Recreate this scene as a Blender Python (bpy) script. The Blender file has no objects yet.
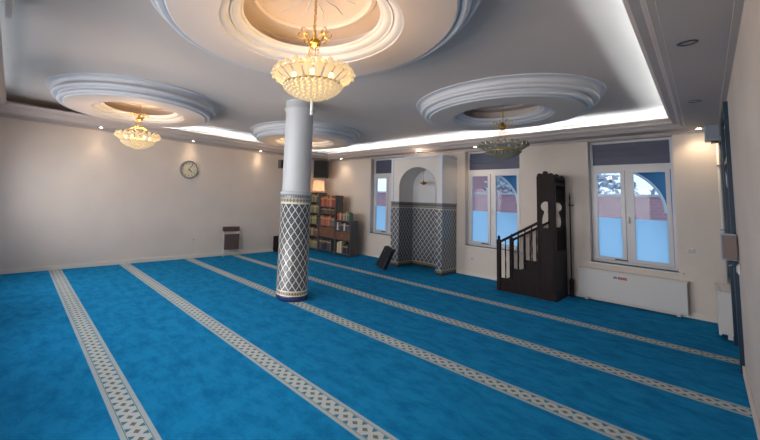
import bpy, bmesh, math, random
from math import pi, sin, cos, radians
from mathutils import Vector, Matrix, Quaternion
random.seed(7)
S = bpy.context.scene
COL = S.collection

# ------------------------------------------------------------------ camera
PITCH, ROLL, YAW = 0.087, -0.040, 0.853
F, CX, CY = 342.367, 313.9, 169.27
def cam_rows():
    M = Matrix(((1,0,0),(0,0,-1),(0,1,0)))
    Rz = Matrix(((cos(YAW), sin(YAW),0),(-sin(YAW),cos(YAW),0),(0,0,1)))
    Rx = Matrix(((1,0,0),(0,cos(PITCH),sin(PITCH)),(0,-sin(PITCH),cos(PITCH))))
    Rr = Matrix(((cos(ROLL),sin(ROLL),0),(-sin(ROLL),cos(ROLL),0),(0,0,1)))
    return Rr @ M @ Rx @ Rz
RW = cam_rows()
cd = bpy.data.cameras.new('camera'); cam = bpy.data.objects.new('camera', cd); COL.objects.link(cam)
cd.sensor_width = 36; cd.lens = F/760*36
cd.shift_x = (380-CX)/760; cd.shift_y = (CY-220)/760
cd.clip_start = 0.02; cd.clip_end = 200
r0, r1, r2 = RW[0], RW[1], RW[2]
m = Matrix(((r0[0],-r1[0],-r2[0],0),(r0[1],-r1[1],-r2[1],0),(r0[2],-r1[2],-r2[2],1.5),(0,0,0,1)))
cam.matrix_world = m
S.camera = cam

# ------------------------------------------------------------------ view, world, big lights
S.view_settings.view_transform = 'Standard'
S.view_settings.look = 'None'
S.view_settings.gamma = 1
S.view_settings.use_curve_mapping = False
S.view_settings.exposure = 1.0

XA, XC, YB, YD = -8.04, 0.19, 7.56, -0.78     # wall planes
HS, HL, HC = 2.743, 2.88, 3.02                # soffit, cove lip, main ceiling

def lin(c):
    def f(v):
        v /= 255.0
        return v/12.92 if v <= 0.04045 else ((v+0.055)/1.055)**2.4
    return (f(c[0]), f(c[1]), f(c[2]), 1)

w = bpy.data.worlds.new('sky'); S.world = w; w.use_nodes = True
nt = w.node_tree; nt.nodes.clear()
out = nt.nodes.new('ShaderNodeOutputWorld'); bg = nt.nodes.new('ShaderNodeBackground')
tc = nt.nodes.new('ShaderNodeTexCoord'); sep = nt.nodes.new('ShaderNodeSeparateXYZ')
ramp = nt.nodes.new('ShaderNodeValToRGB'); noise = nt.nodes.new('ShaderNodeTexNoise'); mix = nt.nodes.new('ShaderNodeMix')
mix.data_type = 'RGBA'
nt.links.new(tc.outputs['Generated'], sep.inputs[0]); nt.links.new(sep.outputs['Z'], ramp.inputs[0])
ramp.color_ramp.elements[0].position = 0.0; ramp.color_ramp.elements[0].color = lin((146,172,204))
ramp.color_ramp.elements[1].position = 0.5; ramp.color_ramp.elements[1].color = lin((226,242,255))
noise.inputs['Scale'].default_value = 6; noise.inputs['Detail'].default_value = 4
nt.links.new(tc.outputs['Generated'], noise.inputs['Vector'])
nt.links.new(noise.outputs[0], mix.inputs['Factor'])
nt.links.new(ramp.outputs[0], mix.inputs['A']); mix.inputs['B'].default_value = lin((186,200,222))
nt.links.new(mix.outputs['Result'], bg.inputs[0]); bg.inputs[1].default_value = 1.25
nt.links.new(bg.outputs[0], out.inputs[0])

def area(name, loc, rot, sx, sy, power, col):
    l = bpy.data.lights.new(name, 'AREA'); l.shape = 'RECTANGLE'; l.size = sx; l.size_y = sy; l.energy = power; l.color = col; l.spread = radians(115)
    o = bpy.data.objects.new(name, l); o.location = loc; o.rotation_euler = rot; COL.objects.link(o); return o
# soft fill lamps added at assumed windows in the wall behind the camera
for x in (-6.6, -4.3, -2.0):
    area('window_daylight', (x, YD+0.02, 1.55), (radians(90), 0, 0), 1.5, 1.5, 22, (1.0, 0.96, 0.93))
# ------------------------------------------------------------------ materials
MATS = {}
def mat(name, col, rough=0.6, metal=0.0, spec=0.5, var=0.0, vscale=8, bump=0.0, bscale=60, **kw):
    if name in MATS: return MATS[name]
    m = bpy.data.materials.new(name); m.use_nodes = True; t = m.node_tree
    b = t.nodes['Principled BSDF']
    b.inputs['Base Color'].default_value = lin(col); b.inputs['Roughness'].default_value = rough
    b.inputs['Metallic'].default_value = metal; b.inputs['Specular IOR Level'].default_value = spec
    co = t.nodes.new('ShaderNodeTexCoord')
    if var > 0:
        n = t.nodes.new('ShaderNodeTexNoise'); n.inputs['Scale'].default_value = vscale; n.inputs['Detail'].default_value = 4
        t.links.new(co.outputs['Object'], n.inputs['Vector'])
        r = t.nodes.new('ShaderNodeValToRGB')
        c = lin(col)
        r.color_ramp.elements[0].position = .3; r.color_ramp.elements[0].color = tuple(v*(1-var) for v in c[:3])+(1,)
        r.color_ramp.elements[1].position = .7; r.color_ramp.elements[1].color = tuple(min(1,v*(1+var)) for v in c[:3])+(1,)
        t.links.new(n.outputs[0], r.inputs[0]); t.links.new(r.outputs[0], b.inputs['Base Color'])
    if bump > 0:
        n = t.nodes.new('ShaderNodeTexNoise'); n.inputs['Scale'].default_value = bscale; n.inputs['Detail'].default_value = 3
        t.links.new(co.outputs['Object'], n.inputs['Vector'])
        bp = t.nodes.new('ShaderNodeBump'); bp.inputs['Strength'].default_value = bump; bp.inputs['Distance'].default_value = 0.01
        t.links.new(n.outputs[0], bp.inputs['Height']); t.links.new(bp.outputs[0], b.inputs['Normal'])
    MATS[name] = m
    return m
def emit(name, col, strength):
    if name in MATS: return MATS[name]
    m = mat(name, col); b = m.node_tree.nodes['Principled BSDF']
    b.inputs['Emission Color'].default_value = lin(col); b.inputs['Emission Strength'].default_value = strength
    return m

class NB:
    """small expression builder on top of math nodes"""
    def __init__(s, t): s.t = t
    def m(s, op, a, b=None, c=None, clamp=False):
        n = s.t.nodes.new('ShaderNodeMath'); n.operation = op; n.use_clamp = clamp
        for i, v in enumerate((a, b, c)):
            if v is None: continue
            if isinstance(v, (int, float)): n.inputs[i].default_value = v
            else: s.t.links.new(v, n.inputs[i])
        return n.outputs[0]
    def mixc(s, f, a, b):
        n = s.t.nodes.new('ShaderNodeMix'); n.data_type = 'RGBA'
        if isinstance(f, (int, float)): n.inputs['Factor'].default_value = f
        else: s.t.links.new(f, n.inputs['Factor'])
        for k, v in (('A', a), ('B', b)):
            if isinstance(v, tuple): n.inputs[k].default_value = v
            else: s.t.links.new(v, n.inputs[k])
        return n.outputs['Result']
    def tri(s, x):   # distance to the nearest integer, 0..0.5
        f = s.m('FRACT', x); return s.m('MINIMUM', f, s.m('SUBTRACT', 1.0, f))

wall_m = mat('wall_plaster', (211,200,191), 0.75, var=0.04, vscale=1.6, bump=0.25, bscale=45)
ceil_m = mat('ceiling_plaster', (200,188,181), 0.7, var=0.03, vscale=1.2, bump=0.08, bscale=30)
soff_m = mat('soffit_plaster', (182,172,169), 0.7, var=0.03, vscale=1.5)
mould_m = mat('moulding_plaster', (194,197,204), 0.5)
white_m = mat('white_paint', (206,204,202), 0.4)
upvc_m = mat('window_frame_white', (194,194,198), 0.35)
skirt_m = mat('skirting_cream', (216,208,198), 0.5)

STRIPES = [5.782, 4.403, 3.225, 1.883, 0.721, -0.62]
def carpet_material():
    m = bpy.data.materials.new('blue_prayer_carpet'); m.use_nodes = True; t = m.node_tree; e = NB(t)
    b = t.nodes['Principled BSDF']; b.inputs['Roughness'].default_value = 0.95; b.inputs['Specular IOR Level'].default_value = 0.05
    b.inputs['Sheen Weight'].default_value = 0.0
    co = t.nodes.new('ShaderNodeTexCoord'); sp = t.nodes.new('ShaderNodeSeparateXYZ'); t.links.new(co.outputs['Object'], sp.inputs[0])
    x, y = sp.outputs[0], sp.outputs[1]
    # signed distance to the nearest stripe centre
    dist = None
    for Y in STRIPES:
        d = e.m('SUBTRACT', y, Y)
        ad = e.m('ABSOLUTE', d)
        dist = ad if dist is None else e.m('MINIMUM', dist, ad)
    hw = 0.098
    tt = e.m('DIVIDE', dist, hw)                      # 0 centre .. 1 edge
    inside = e.m('LESS_THAN', tt, 1.0)
    core = e.m('LESS_THAN', tt, 0.60)
    # ogee lattice in the core
    u = e.m('DIVIDE', x, 0.088); v = e.m('MULTIPLY', tt, 0.84)
    wob = e.m('MULTIPLY', e.m('SINE', e.m('MULTIPLY', v, 2*pi*1.2)), 0.06)
    l1 = e.tri(e.m('ADD', e.m('ADD', u, v), wob)); l2 = e.tri(e.m('SUBTRACT', e.m('SUBTRACT', u, v), wob))
    ln = e.m('LESS_THAN', e.m('MINIMUM', l1, l2), 0.235)
    cell = e.m('LESS_THAN', e.tri(e.m('ADD', u, 0.5)), 0.25)
    cream, grey = lin((198,204,202)), lin((176,192,198))
    cellc = e.mixc(cell, lin((84,130,152)), lin((120,124,114)))
    corec = e.mixc(ln, cellc, cream)
    fine = e.m('LESS_THAN', e.m('ABSOLUTE', e.m('SUBTRACT', tt, 0.66)), 0.025)
    bordc = e.mixc(fine, grey, lin((120,130,130)))
    strip = e.mixc(core, bordc, corec)
    n1 = t.nodes.new('ShaderNodeTexNoise'); n1.inputs['Scale'].default_value = 5.0; n1.inputs['Detail'].default_value = 5
    mp = t.nodes.new('ShaderNodeMapping'); mp.inputs['Scale'].default_value = (1.0, 1.5, 1); t.links.new(co.outputs['Object'], mp.inputs[0]); t.links.new(mp.outputs[0], n1.inputs['Vector'])
    rr = t.nodes.new('ShaderNodeValToRGB'); rr.color_ramp.elements[0].position = .36; rr.color_ramp.elements[1].position = .58; n1.inputs['Roughness'].default_value = .7
    rr.color_ramp.elements[0].color = lin((20,117,171)); rr.color_ramp.elements[1].color = lin((31,141,197))
    t.links.new(n1.outputs[0], rr.inputs[0])
    c = e.mixc(inside, rr.outputs[0], strip)
    n2 = t.nodes.new('ShaderNodeTexNoise'); n2.inputs['Scale'].default_value = 160; t.links.new(co.outputs['Object'], n2.inputs['Vector'])
    c2 = e.mixc(e.m('MULTIPLY', n2.outputs[0], 0.35), c, (0.0, 0.03, 0.07, 1))
    t.links.new(c2, b.inputs['Base Color'])
    bp = t.nodes.new('ShaderNodeBump'); bp.inputs['Strength'].default_value = 0.5; bp.inputs['Distance'].default_value = 0.008
    t.links.new(n2.outputs[0], bp.inputs['Height']); t.links.new(bp.outputs[0], b.inputs['Normal'])
    return m

def tile_material(name, cyl, zt, bands, ku, kv, dark, mid, line, top_c, low=None):
    """ogee lattice tilework; cyl -> angle round the z axis is used, otherwise x+y"""
    m = bpy.data.materials.new(name); m.use_nodes = True; t = m.node_tree; e = NB(t)
    b = t.nodes['Principled BSDF']; b.inputs['Roughness'].default_value = 0.28
    co = t.nodes.new('ShaderNodeTexCoord'); sp = t.nodes.new('ShaderNodeSeparateXYZ'); t.links.new(co.outputs['Object'], sp.inputs[0])
    x, y, z = sp.outputs
    if cyl: u = e.m('MULTIPLY', e.m('ARCTAN2', y, x), ku/(2*pi))
    else: u = e.m('MULTIPLY', e.m('ADD', x, y), ku)
    v = e.m('MULTIPLY', z, kv)
    wob = e.m('MULTIPLY', e.m('SINE', e.m('MULTIPLY', v, 4*pi)), 0.0)
    l1 = e.tri(e.m('ADD', u, v)); l2 = e.tri(e.m('SUBTRACT', u, v))
    mn = e.m('MINIMUM', l1, l2)
    ln = e.m('LESS_THAN', mn, 0.075)
    heart = e.m('GREATER_THAN', mn, 0.36)
    ring = e.m('LESS_THAN', e.m('ABSOLUTE', e.m('SUBTRACT', mn, 0.24)), 0.035)
    c = e.mixc(heart, lin(dark), lin(mid))
    c = e.mixc(ring, c, lin(mid))
    c = e.mixc(ln, c, lin(line))
    # horizontal bands: (z0, z1, colour a, colour b, repeat)
    for z0, z1, ca, cb, rep in bands:
        inb = e.m('MULTIPLY', e.m('GREATER_THAN', z, z0), e.m('LESS_THAN', z, z1))
        q = e.tri(e.m('MULTIPLY', u, rep))
        h = e.m('ABSOLUTE', e.m('DIVIDE', e.m('SUBTRACT', z, (z0+z1)/2), (z1-z0)))
        pat = e.m('GREATER_THAN', e.m('SUBTRACT', q, h), 0.02)
        c = e.mixc(inb, c, e.mixc(pat, lin(ca), lin(cb)))
    t.links.new(c, b.inputs['Base Color'])
    return m

def wood(name, col, sc=(1,1,12), rough=0.45):
    m = bpy.data.materials.new(name); m.use_nodes = True; t = m.node_tree
    b = t.nodes['Principled BSDF']; b.inputs['Roughness'].default_value = rough
    co = t.nodes.new('ShaderNodeTexCoord'); mp = t.nodes.new('ShaderNodeMapping'); mp.inputs['Scale'].default_value = (30, 30, 2.5)
    n = t.nodes.new('ShaderNodeTexNoise'); n.inputs['Scale'].default_value = 1.2; n.inputs['Detail'].default_value = 5
    r = t.nodes.new('ShaderNodeValToRGB'); c = lin(col)
    r.color_ramp.elements[0].position = .3; r.color_ramp.elements[0].color = tuple(v*.7 for v in c[:3])+(1,)
    r.color_ramp.elements[1].position = .75; r.color_ramp.elements[1].color = tuple(v*1.35 for v in c[:3])+(1,)
    t.links.new(co.outputs['Object'], mp.inputs[0]); t.links.new(mp.outputs[0], n.inputs['Vector']); t.links.new(n.outputs[0], r.inputs[0]); t.links.new(r.outputs[0], b.inputs['Base Color'])
    return m
darkwood = wood('dark_minbar_wood', (30,18,19), rough=.6); darkwood.node_tree.nodes['Principled BSDF'].inputs['Specular IOR Level'].default_value = .2
shelfwood = wood('bookcase_wood', (80,74,72))
brownboard = wood('brown_board', (108,76,58))
brass_m = mat('brass', (206,168,92), 0.28, 1.0)
chrome_m = mat('chrome', (200,200,205), 0.25, 1.0)
black_m = mat('black_plastic', (26,25,28), 0.45, var=.1)
grey_m = mat('grey_plastic', (150,158,168), 0.5)

def crystal(name, tint, em, strength, alpha):
    m = bpy.data.materials.new(name); m.use_nodes = True; t = m.node_tree; t.nodes.clear()
    o = t.nodes.new('ShaderNodeOutputMaterial')
    gl = t.nodes.new('ShaderNodeBsdfGlossy'); gl.inputs['Roughness'].default_value = 0.12; gl.inputs[0].default_value = lin(tint)
    tr = t.nodes.new('ShaderNodeBsdfTransparent'); tr.inputs[0].default_value = lin(tint)
    tl = t.nodes.new('ShaderNodeBsdfTranslucent'); tl.inputs[0].default_value = lin(tint)
    df = t.nodes.new('ShaderNodeBsdfDiffuse'); df.inputs[0].default_value = lin(tint)
    a = t.nodes.new('ShaderNodeMixShader'); a.inputs[0].default_value = .5; t.links.new(tl.outputs[0], a.inputs[1]); t.links.new(df.outputs[0], a.inputs[2])
    b = t.nodes.new('ShaderNodeMixShader'); b.inputs[0].default_value = .45; t.links.new(a.outputs[0], b.inputs[1]); t.links.new(gl.outputs[0], b.inputs[2])
    c = t.nodes.new('ShaderNodeMixShader'); c.inputs[0].default_value = alpha; t.links.new(b.outputs[0], c.inputs[1]); t.links.new(tr.outputs[0], c.inputs[2])
    last = c.outputs[0]
    if strength > 0:
        e = t.nodes.new('ShaderNodeEmission'); e.inputs[0].default_value = lin(em); e.inputs[1].default_value = strength
        ad = t.nodes.new('ShaderNodeAddShader'); t.links.new(last, ad.inputs[0]); t.links.new(e.outputs[0], ad.inputs[1]); last = ad.outputs[0]
    t.links.new(last, o.inputs[0])
    return m

# ------------------------------------------------------------------ mesh helpers
def link(name, bm, m, parent=None, smooth=False, loc=None):
    me = bpy.data.meshes.new(name); bmesh.ops.recalc_face_normals(bm, faces=bm.faces[:]); bm.to_mesh(me); bm.free()
    for mm in (m if isinstance(m, (list, tuple)) else [m]): me.materials.append(mm)
    if smooth:
        for p in me.polygons: p.use_smooth = True
    o = bpy.data.objects.new(name, me); COL.objects.link(o)
    if parent is not None: o.parent = parent
    if loc: o.location = loc
    return o
def tag(o, label=None, cat=None, group=None, kind=None):
    if label: o['label'] = label
    if cat: o['category'] = cat
    if group: o['group'] = group
    if kind: o['kind'] = kind
    return o
def thing(name, label, cat, loc=(0,0,0), rz=0, group=None):
    o = bpy.data.objects.new(name, None); COL.objects.link(o); o.location = loc; o.rotation_euler = (0,0,rz)
    o.empty_display_size = .1
    return tag(o, label, cat, group)
def B(): return bmesh.new()
def box(bm, x0, x1, y0, y1, z0, z1, mi=0, bev=0.0, mtx=None):
    r = bmesh.ops.create_cube(bm, size=1.0)
    vs = r['verts']
    bmesh.ops.scale(bm, vec=(abs(x1-x0), abs(y1-y0), abs(z1-z0)), verts=vs)
    bmesh.ops.translate(bm, vec=((x0+x1)/2, (y0+y1)/2, (z0+z1)/2), verts=vs)
    if mtx is not None: bmesh.ops.transform(bm, matrix=mtx, verts=vs)
    fs = set(f for v in vs for f in v.link_faces)
    for f in fs: f.material_index = mi
    if bev > 0:
        es = list(set(e for f in fs for e in f.edges))
        bmesh.ops.bevel(bm, geom=es, offset=bev, segments=2, affect='EDGES', profile=.5)
    return vs
def tube(bm, pts, r, n=8, cap=True, mi=0):
    pts = [Vector(p) for p in pts]; rs = r if isinstance(r, (list, tuple)) else [r]*len(pts)
    rings = []; prev = None
    for i, p in enumerate(pts):
        d = (pts[min(i+1, len(pts)-1)]-pts[max(i-1, 0)]).normalized()
        if prev is None:
            a = Vector((0,0,1)) if abs(d.z) < .9 else Vector((1,0,0))
            s = d.cross(a).normalized()
        else: s = (prev - d*prev.dot(d)).normalized()
        prev = s; q = d.cross(s)
        rings.append([bm.verts.new(p + (s*cos(2*pi*k/n)+q*sin(2*pi*k/n))*rs[i]) for k in range(n)])
    for a, b_ in zip(rings, rings[1:]):
        for k in range(n):
            f = bm.faces.new((a[k], a[(k+1)%n], b_[(k+1)%n], b_[k])); f.material_index = mi; f.smooth = True
    if cap:
        for rg in (rings[0], rings[-1]):
            f = bm.faces.new(rg); f.material_index = mi
def lathe(bm, prof, n=48, c=(0,0), mi=0, a0=0, wave=None):
    rings = []
    for i, (r, z) in enumerate(prof):
        if r < 1e-5: rings.append([bm.verts.new((c[0], c[1], z))]); continue
        rg = []
        for k in range(n):
            a = a0+2*pi*k/n; rr = r*(1+(wave(i, a) if wave else 0))
            rg.append(bm.verts.new((c[0]+rr*cos(a), c[1]+rr*sin(a), z)))
        rings.append(rg)
    for a, b_ in zip(rings, rings[1:]):
        for k in range(n):
            k2 = (k+1) % n
            if len(a) == 1 and len(b_) == 1: continue
            if len(a) == 1: f = bm.faces.new((a[0], b_[k], b_[k2]))
            elif len(b_) == 1: f = bm.faces.new((a[k], a[k2], b_[0]))
            else: f = bm.faces.new((a[k], a[k2], b_[k2], b_[k]))
            f.material_index = mi
def ball(bm, c, r, u=10, v=7, mi=0, sq=(1,1,1)):
    res = bmesh.ops.create_uvsphere(bm, u_segments=u, v_segments=v, radius=r)
    bmesh.ops.scale(bm, vec=sq, verts=res['verts']); bmesh.ops.translate(bm, vec=c, verts=res['verts'])
    for f in set(f for vv in res['verts'] for f in vv.link_faces): f.material_index = mi; f.smooth = True
def prism(bm, poly, axis, a, b, mi=0):
    """extrude a 2D polygon. axis 'y': poly is (x,z); 'x': (y,z); 'z': (x,y)"""
    def P(p, t):
        return {'y': (p[0], t, p[1]), 'x': (t, p[0], p[1]), 'z': (p[0], p[1], t)}[axis]
    v0 = [bm.verts.new(P(p, a)) for p in poly]; v1 = [bm.verts.new(P(p, b)) for p in poly]
    n = len(poly)
    fs = [bm.faces.new(v0), bm.faces.new(v1)]
    for i in range(n): fs.append(bm.faces.new((v0[i], v0[(i+1)%n], v1[(i+1)%n], v1[i])))
    for f in fs: f.material_index = mi
def dup_tree(root, loc, rz=0, label=None, group=None, scale=None):
    r = root.copy(); COL.objects.link(r); r.location = loc; r.rotation_euler = (0,0,rz)
    if label: r['label'] = label
    if group: r['group'] = group
    if scale: r.scale = (scale,)*3
    for ch in list(root.children):
        c = ch.copy(); COL.objects.link(c); c.parent = r
        for g in list(ch.children):
            d = g.copy(); COL.objects.link(d); d.parent = c
    return r
def struct(name, bm, m, **k):
    return tag(link(name, bm, m, **k), kind='structure')

# ================================================================== ROOM SHELL
bm = B(); box(bm, XA-.3, XC+1.6, YD-.3, YB+.3, -0.12, 0.0); struct('floor', bm, carpet_material())
# wall A, on the left
bm = B(); box(bm, XA-.25, XA, YD-.25, YB+.3, 0, HC+.25); struct('wall_left', bm, wall_m)
# wall B with three window openings
WINS = [(-6.20,-5.10), (-3.52,-2.42), (-1.335,-0.30)]
WZ0, WZ1 = 0.63, 2.70
bm = B()
xs = [XA]+[v for w_ in WINS for v in w_]+[XC+.3]
for i in range(0, len(xs), 2): box(bm, xs[i], xs[i+1], YB, YB+.32, 0, HC+.25)
for a, b_ in WINS:
    box(bm, a, b_, YB, YB+.32, 0, WZ0); box(bm, a, b_, YB, YB+.32, WZ1, HC+.25)
bmesh.ops.remove_doubles(bm, verts=bm.verts[:], dist=1e-5)
struct('wall_back', bm, wall_m)
# wall C, on the right, with the doorway
DY0, DY1, DZ = 5.38, 6.52, 2.66
bm = B()
box(bm, XC, XC+.25, YD-.25, DY0, 0, HC+.25); box(bm, XC, XC+.25, DY1+1.0, YB+.01, 0, HC+.25)
box(bm, XC, XC+.25, DY0, DY1+1.0, DZ, HC+.25); box(bm, XC, XC+.25, DY1, DY1+1.0, 0, .62)
struct('wall_right', bm, wall_m)
# wall D behind the camera with three assumed windows for the fill lamps
bm = B()
DW = [(-7.4,-5.8), (-5.1,-3.5), (-2.8,-1.2)]
xs = [XA-.25]+[v for w_ in DW for v in w_]+[XC+.25]
for i in range(0, len(xs), 2): box(bm, xs[i], xs[i+1], YD-.25, YD, 0, HC+.25)
for a, b_ in DW: box(bm, a, b_, YD-.25, YD, 0, .75); box(bm, a, b_, YD-.25, YD, 2.35, HC+.25)
struct('wall_front', bm, wall_m)

# coffers: centre, outer radius at the ceiling
COFF = [(-1.93,5.27), (-6.08,5.0), (-6.14,1.48), (-1.95,1.62)]
R_OUT = 1.24
# main ceiling with circular holes (filled 2D curve turned into a mesh)
cu = bpy.data.curves.new('c', 'CURVE'); cu.dimensions = '2D'; cu.fill_mode = 'BOTH'
def poly2d(pts):
    sp = cu.splines.new('POLY'); sp.points.add(len(pts)-1)
    for p, q in zip(sp.points, pts): p.co = (q[0], q[1], 0, 1)
    sp.use_cyclic_u = True
poly2d([(XA,YD),(XC,YD),(XC,YB),(XA,YB)])
for c in COFF: poly2d([(c[0]+(R_OUT-.09)*cos(2*pi*k/72), c[1]+(R_OUT-.09)*sin(2*pi*k/72)) for k in range(72)])
cu.extrude = 0.02
co_ = bpy.data.objects.new('c', cu); COL.objects.link(co_)
dg = bpy.context.evaluated_depsgraph_get(); me = bpy.data.meshes.new_from_object(co_.evaluated_get(dg))
bpy.data.objects.remove(co_)
me.materials.clear(); me.materials.append(ceil_m)
o = bpy.data.objects.new('ceiling', me); COL.objects.link(o); o.location = (0,0,HC+.02); tag(o, kind='structure')
for p in me.polygons: p.use_smooth = False
bm = B(); box(bm, XA-.25, XC+.25, YD-.25, YB+.32, HC+.25, HC+.3); struct('ceiling_slab', bm, ceil_m)

# perimeter soffit with its stepped cornice; d = distance from the wall as a share of the inset
PROF = [(0,2.80),(0,HS),(.68,HS),(.69,HS+.018),(.76,HS+.020),(.77,HS+.035),(.80,HS+.045),(.84,HS+.065),(.87,HS+.072),(.88,HS+.085),(.93,HS+.09),(.955,HS+.105),(.985,HS+.125),(1.0,HL-.004),(1.0,HL),(.94,HL),(.92,2.80)]
IA, IB, IC, ID = .587, .494, .498, .58
bm = B()
rows = []
for s_, z in PROF:
    rows.append([bm.verts.new(p) for p in ((XA+s_*IA, YD, z), (XA+s_*IA, YB-s_*IB, z), (XC-s_*IC, YB-s_*IB, z), (XC-s_*IC, YD, z))])
n = len(rows)
for i in range(n):
    a, b_ = rows[i], rows[(i+1) % n]
    for k in range(3): bm.faces.new((a[k], a[k+1], b_[k+1], b_[k]))
for k in (0, 3): bm.faces.new([r[k] for r in rows])
struct('ceiling_soffit', bm, soff_m)
bm = B(); XN = -3.62
rows = []
for s_, z in PROF:
    rows.append([bm.verts.new(p) for p in ((XA+IA*.9, YD+s_*ID, z), (XN, YD+s_*ID, z))])
for i in range(n):
    a, b_ = rows[i], rows[(i+1) % n]; bm.faces.new((a[0], a[1], b_[1], b_[0]))
for k in (0, 1): bm.faces.new([r[k] for r in rows])
struct('ceiling_soffit', bm, soff_m)
# small cornice where the walls meet the soffit
bm = B()
for (x0,x1,y0,y1) in ((XA,XA+.035,YD,YB),(XA,XC,YB-.035,YB),(XC-.035,XC,YD,YB)):
    box(bm, x0, x1, y0, y1, HS-.035, HS)
struct('trim_1', bm, soff_m)
# LED strips lying in the cove (lit ones)
led_m = emit('cove_led_white', (222,240,248), 27)
def led(x0,x1,y0,y1):
    bm = B(); box(bm, x0, x1, y0, y1, 2.803, 2.813); struct('trim_2', bm, led_m)
led(XA+.34, XA+.36, 2.0, YB-.36); led(XA+.36, XC-.32, YB-.32, YB-.30); led(XC-.32, XC-.30, 0.0, YB-.32)
led_m = emit('cove_led_dim', (210,232,246), 12)
led(-7.0, -3.75, YD+.30, YD+.32)
led(-3.5, -1.6, YD+.10, YD+.12)
bm = B(); box(bm, -3.66, -1.2, -.165, -.13, 2.86, HC); struct('ceiling_beam', bm, soff_m)
# skirting boards
bm = B(); box(bm, XA, XA+.018, YD, YB, 0, .085, bev=.004); struct('baseboard_left', bm, skirt_m)
bm = B()
for a, b_ in ((XA,-5.03),(-3.70,XC)): box(bm, a, b_, YB-.018, YB, 0, .075, bev=.004)
struct('baseboard_back', bm, skirt_m)
bm = B(); box(bm, XC-.018, XC, YD, DY0-.02, 0, .085, bev=.004); struct('baseboard_right', bm, skirt_m)

# ------------------------------------------------------------------ windows in wall B
panel_m = mat('dark_blue_transom_panel', (70,76,100), 0.5, var=.15, vscale=3)
def glass_mat():
    m = bpy.data.materials.new('clear_window_glass'); m.use_nodes = True; t = m.node_tree; t.nodes.clear()
    o = t.nodes.new('ShaderNodeOutputMaterial'); a = t.nodes.new('ShaderNodeBsdfTransparent'); g = t.nodes.new('ShaderNodeBsdfGlossy'); g.inputs['Roughness'].default_value = .02
    a.inputs[0].default_value = (.92,.95,.97,1)
    x = t.nodes.new('ShaderNodeMixShader'); x.inputs[0].default_value = .006; t.links.new(a.outputs[0], x.inputs[1]); t.links.new(g.outputs[0], x.inputs[2]); t.links.new(x.outputs[0], o.inputs[0]); return m
def film_mat():
    m = bpy.data.materials.new('frosted_privacy_film'); m.use_nodes = True; t = m.node_tree; t.nodes.clear()
    o = t.nodes.new('ShaderNodeOutputMaterial'); a = t.nodes.new('ShaderNodeBsdfTranslucent'); g = t.nodes.new('ShaderNodeBsdfDiffuse')
    a.inputs[0].default_value = lin((206,234,250)); g.inputs[0].default_value = lin((170,205,232))
    x = t.nodes.new('ShaderNodeMixShader'); x.inputs[0].default_value = .12; t.links.new(a.outputs[0], x.inputs[1]); t.links.new(g.outputs[0], x.inputs[2]); t.links.new(x.outputs[0], o.inputs[0]); return m
glass_m, film_m = glass_mat(), film_mat()
def frame_rect(bm, x0, x1, z0, z1, wd, y0, y1):
    box(bm, x0, x0+wd, y0, y1, z0, z1); box(bm, x1-wd, x1, y0, y1, z0, z1)
    box(bm, x0+wd, x1-wd, y0, y1, z0, z0+wd); box(bm, x0+wd, x1-wd, y0, y1, z1-wd, z1)
def window(i, x0, x1):
    g = 0.0
    root = thing('window_%d' % i, None, None, (x0, YB, 0)); tag(root, kind='structure')
    W = x1-x0
    ya, yb = .15, .21
    bm = B(); frame_rect(bm, 0, W, WZ0, WZ1, .038, ya, yb+.02); box(bm, .038, W-.038, ya, yb+.02, 2.19, 2.29)
    cx = W*.47; box(bm, cx-.03, cx+.03, ya, yb+.02, WZ0+.038, 2.19)
    link('window_frame', bm, upvc_m, root)
    bm = B(); box(bm, .045, W-.045, ya+.02, yb, 2.29, WZ1-.038)
    for k in range(3): box(bm, .05, W-.05, ya+.005, ya+.02, 2.30+.02+k*.115, 2.30+.028+k*.115)
    link('transom_panel', bm, panel_m, root)
    for a, b_ in ((.045, cx-.03), (cx+.03, W-.045)):
        bm = B(); frame_rect(bm, a-.004, b_-.004, WZ0+.045, 2.20, .050, ya-.015, yb-.01)
        s = link('sash', bm, upvc_m, root)
        bm = B(); box(bm, a+.04, b_-.05, ya+.02, ya+.026, 1.385, 2.165); link('glass', bm, glass_m, s)
        bm = B(); box(bm, a+.04, b_-.05, ya+.02, ya+.026, WZ0+.09, 1.385); link('frosted_film', bm, film_m, s)
    bm = B(); tube(bm, [(cx+.005, ya-.03, 1.42), (cx+.005, ya-.055, 1.42), (cx+.005, ya-.055, 1.31)], .009, 8); link('window_handle', bm, white_m, root)
    bm = B(); box(bm, -.05, W+.05, -.045, .16, WZ0-.03, WZ0, bev=.006); link('window_sill', bm, white_m, root)
    # dark vent and black slot left on the bottom rail
    bm = B(); box(bm, .30, .46, ya-.03, ya-.015, WZ0+.055, WZ0+.075); link('vent_slot', bm, black_m, root)
    return root
for i, (a, b_) in enumerate(WINS): window(i+1, a, b_)

# assumed windows of wall D (behind the camera), added to house the fill lamps
for i, (a, b_) in enumerate(DW):
    root = thing('window_%d' % (i+4), None, None, (a, YD-.2, 0)); tag(root, kind='structure')
    bm = B(); W = b_-a; frame_rect(bm, 0, W, .75, 2.35, .06, 0, .06); box(bm, W/2-.03, W/2+.03, 0, .06, .8, 2.3); link('window_frame', bm, upvc_m, root)
    bm = B(); box(bm, .05, W-.05, .02, .026, .8, 2.3); link('glass', bm, glass_m, root)

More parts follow.
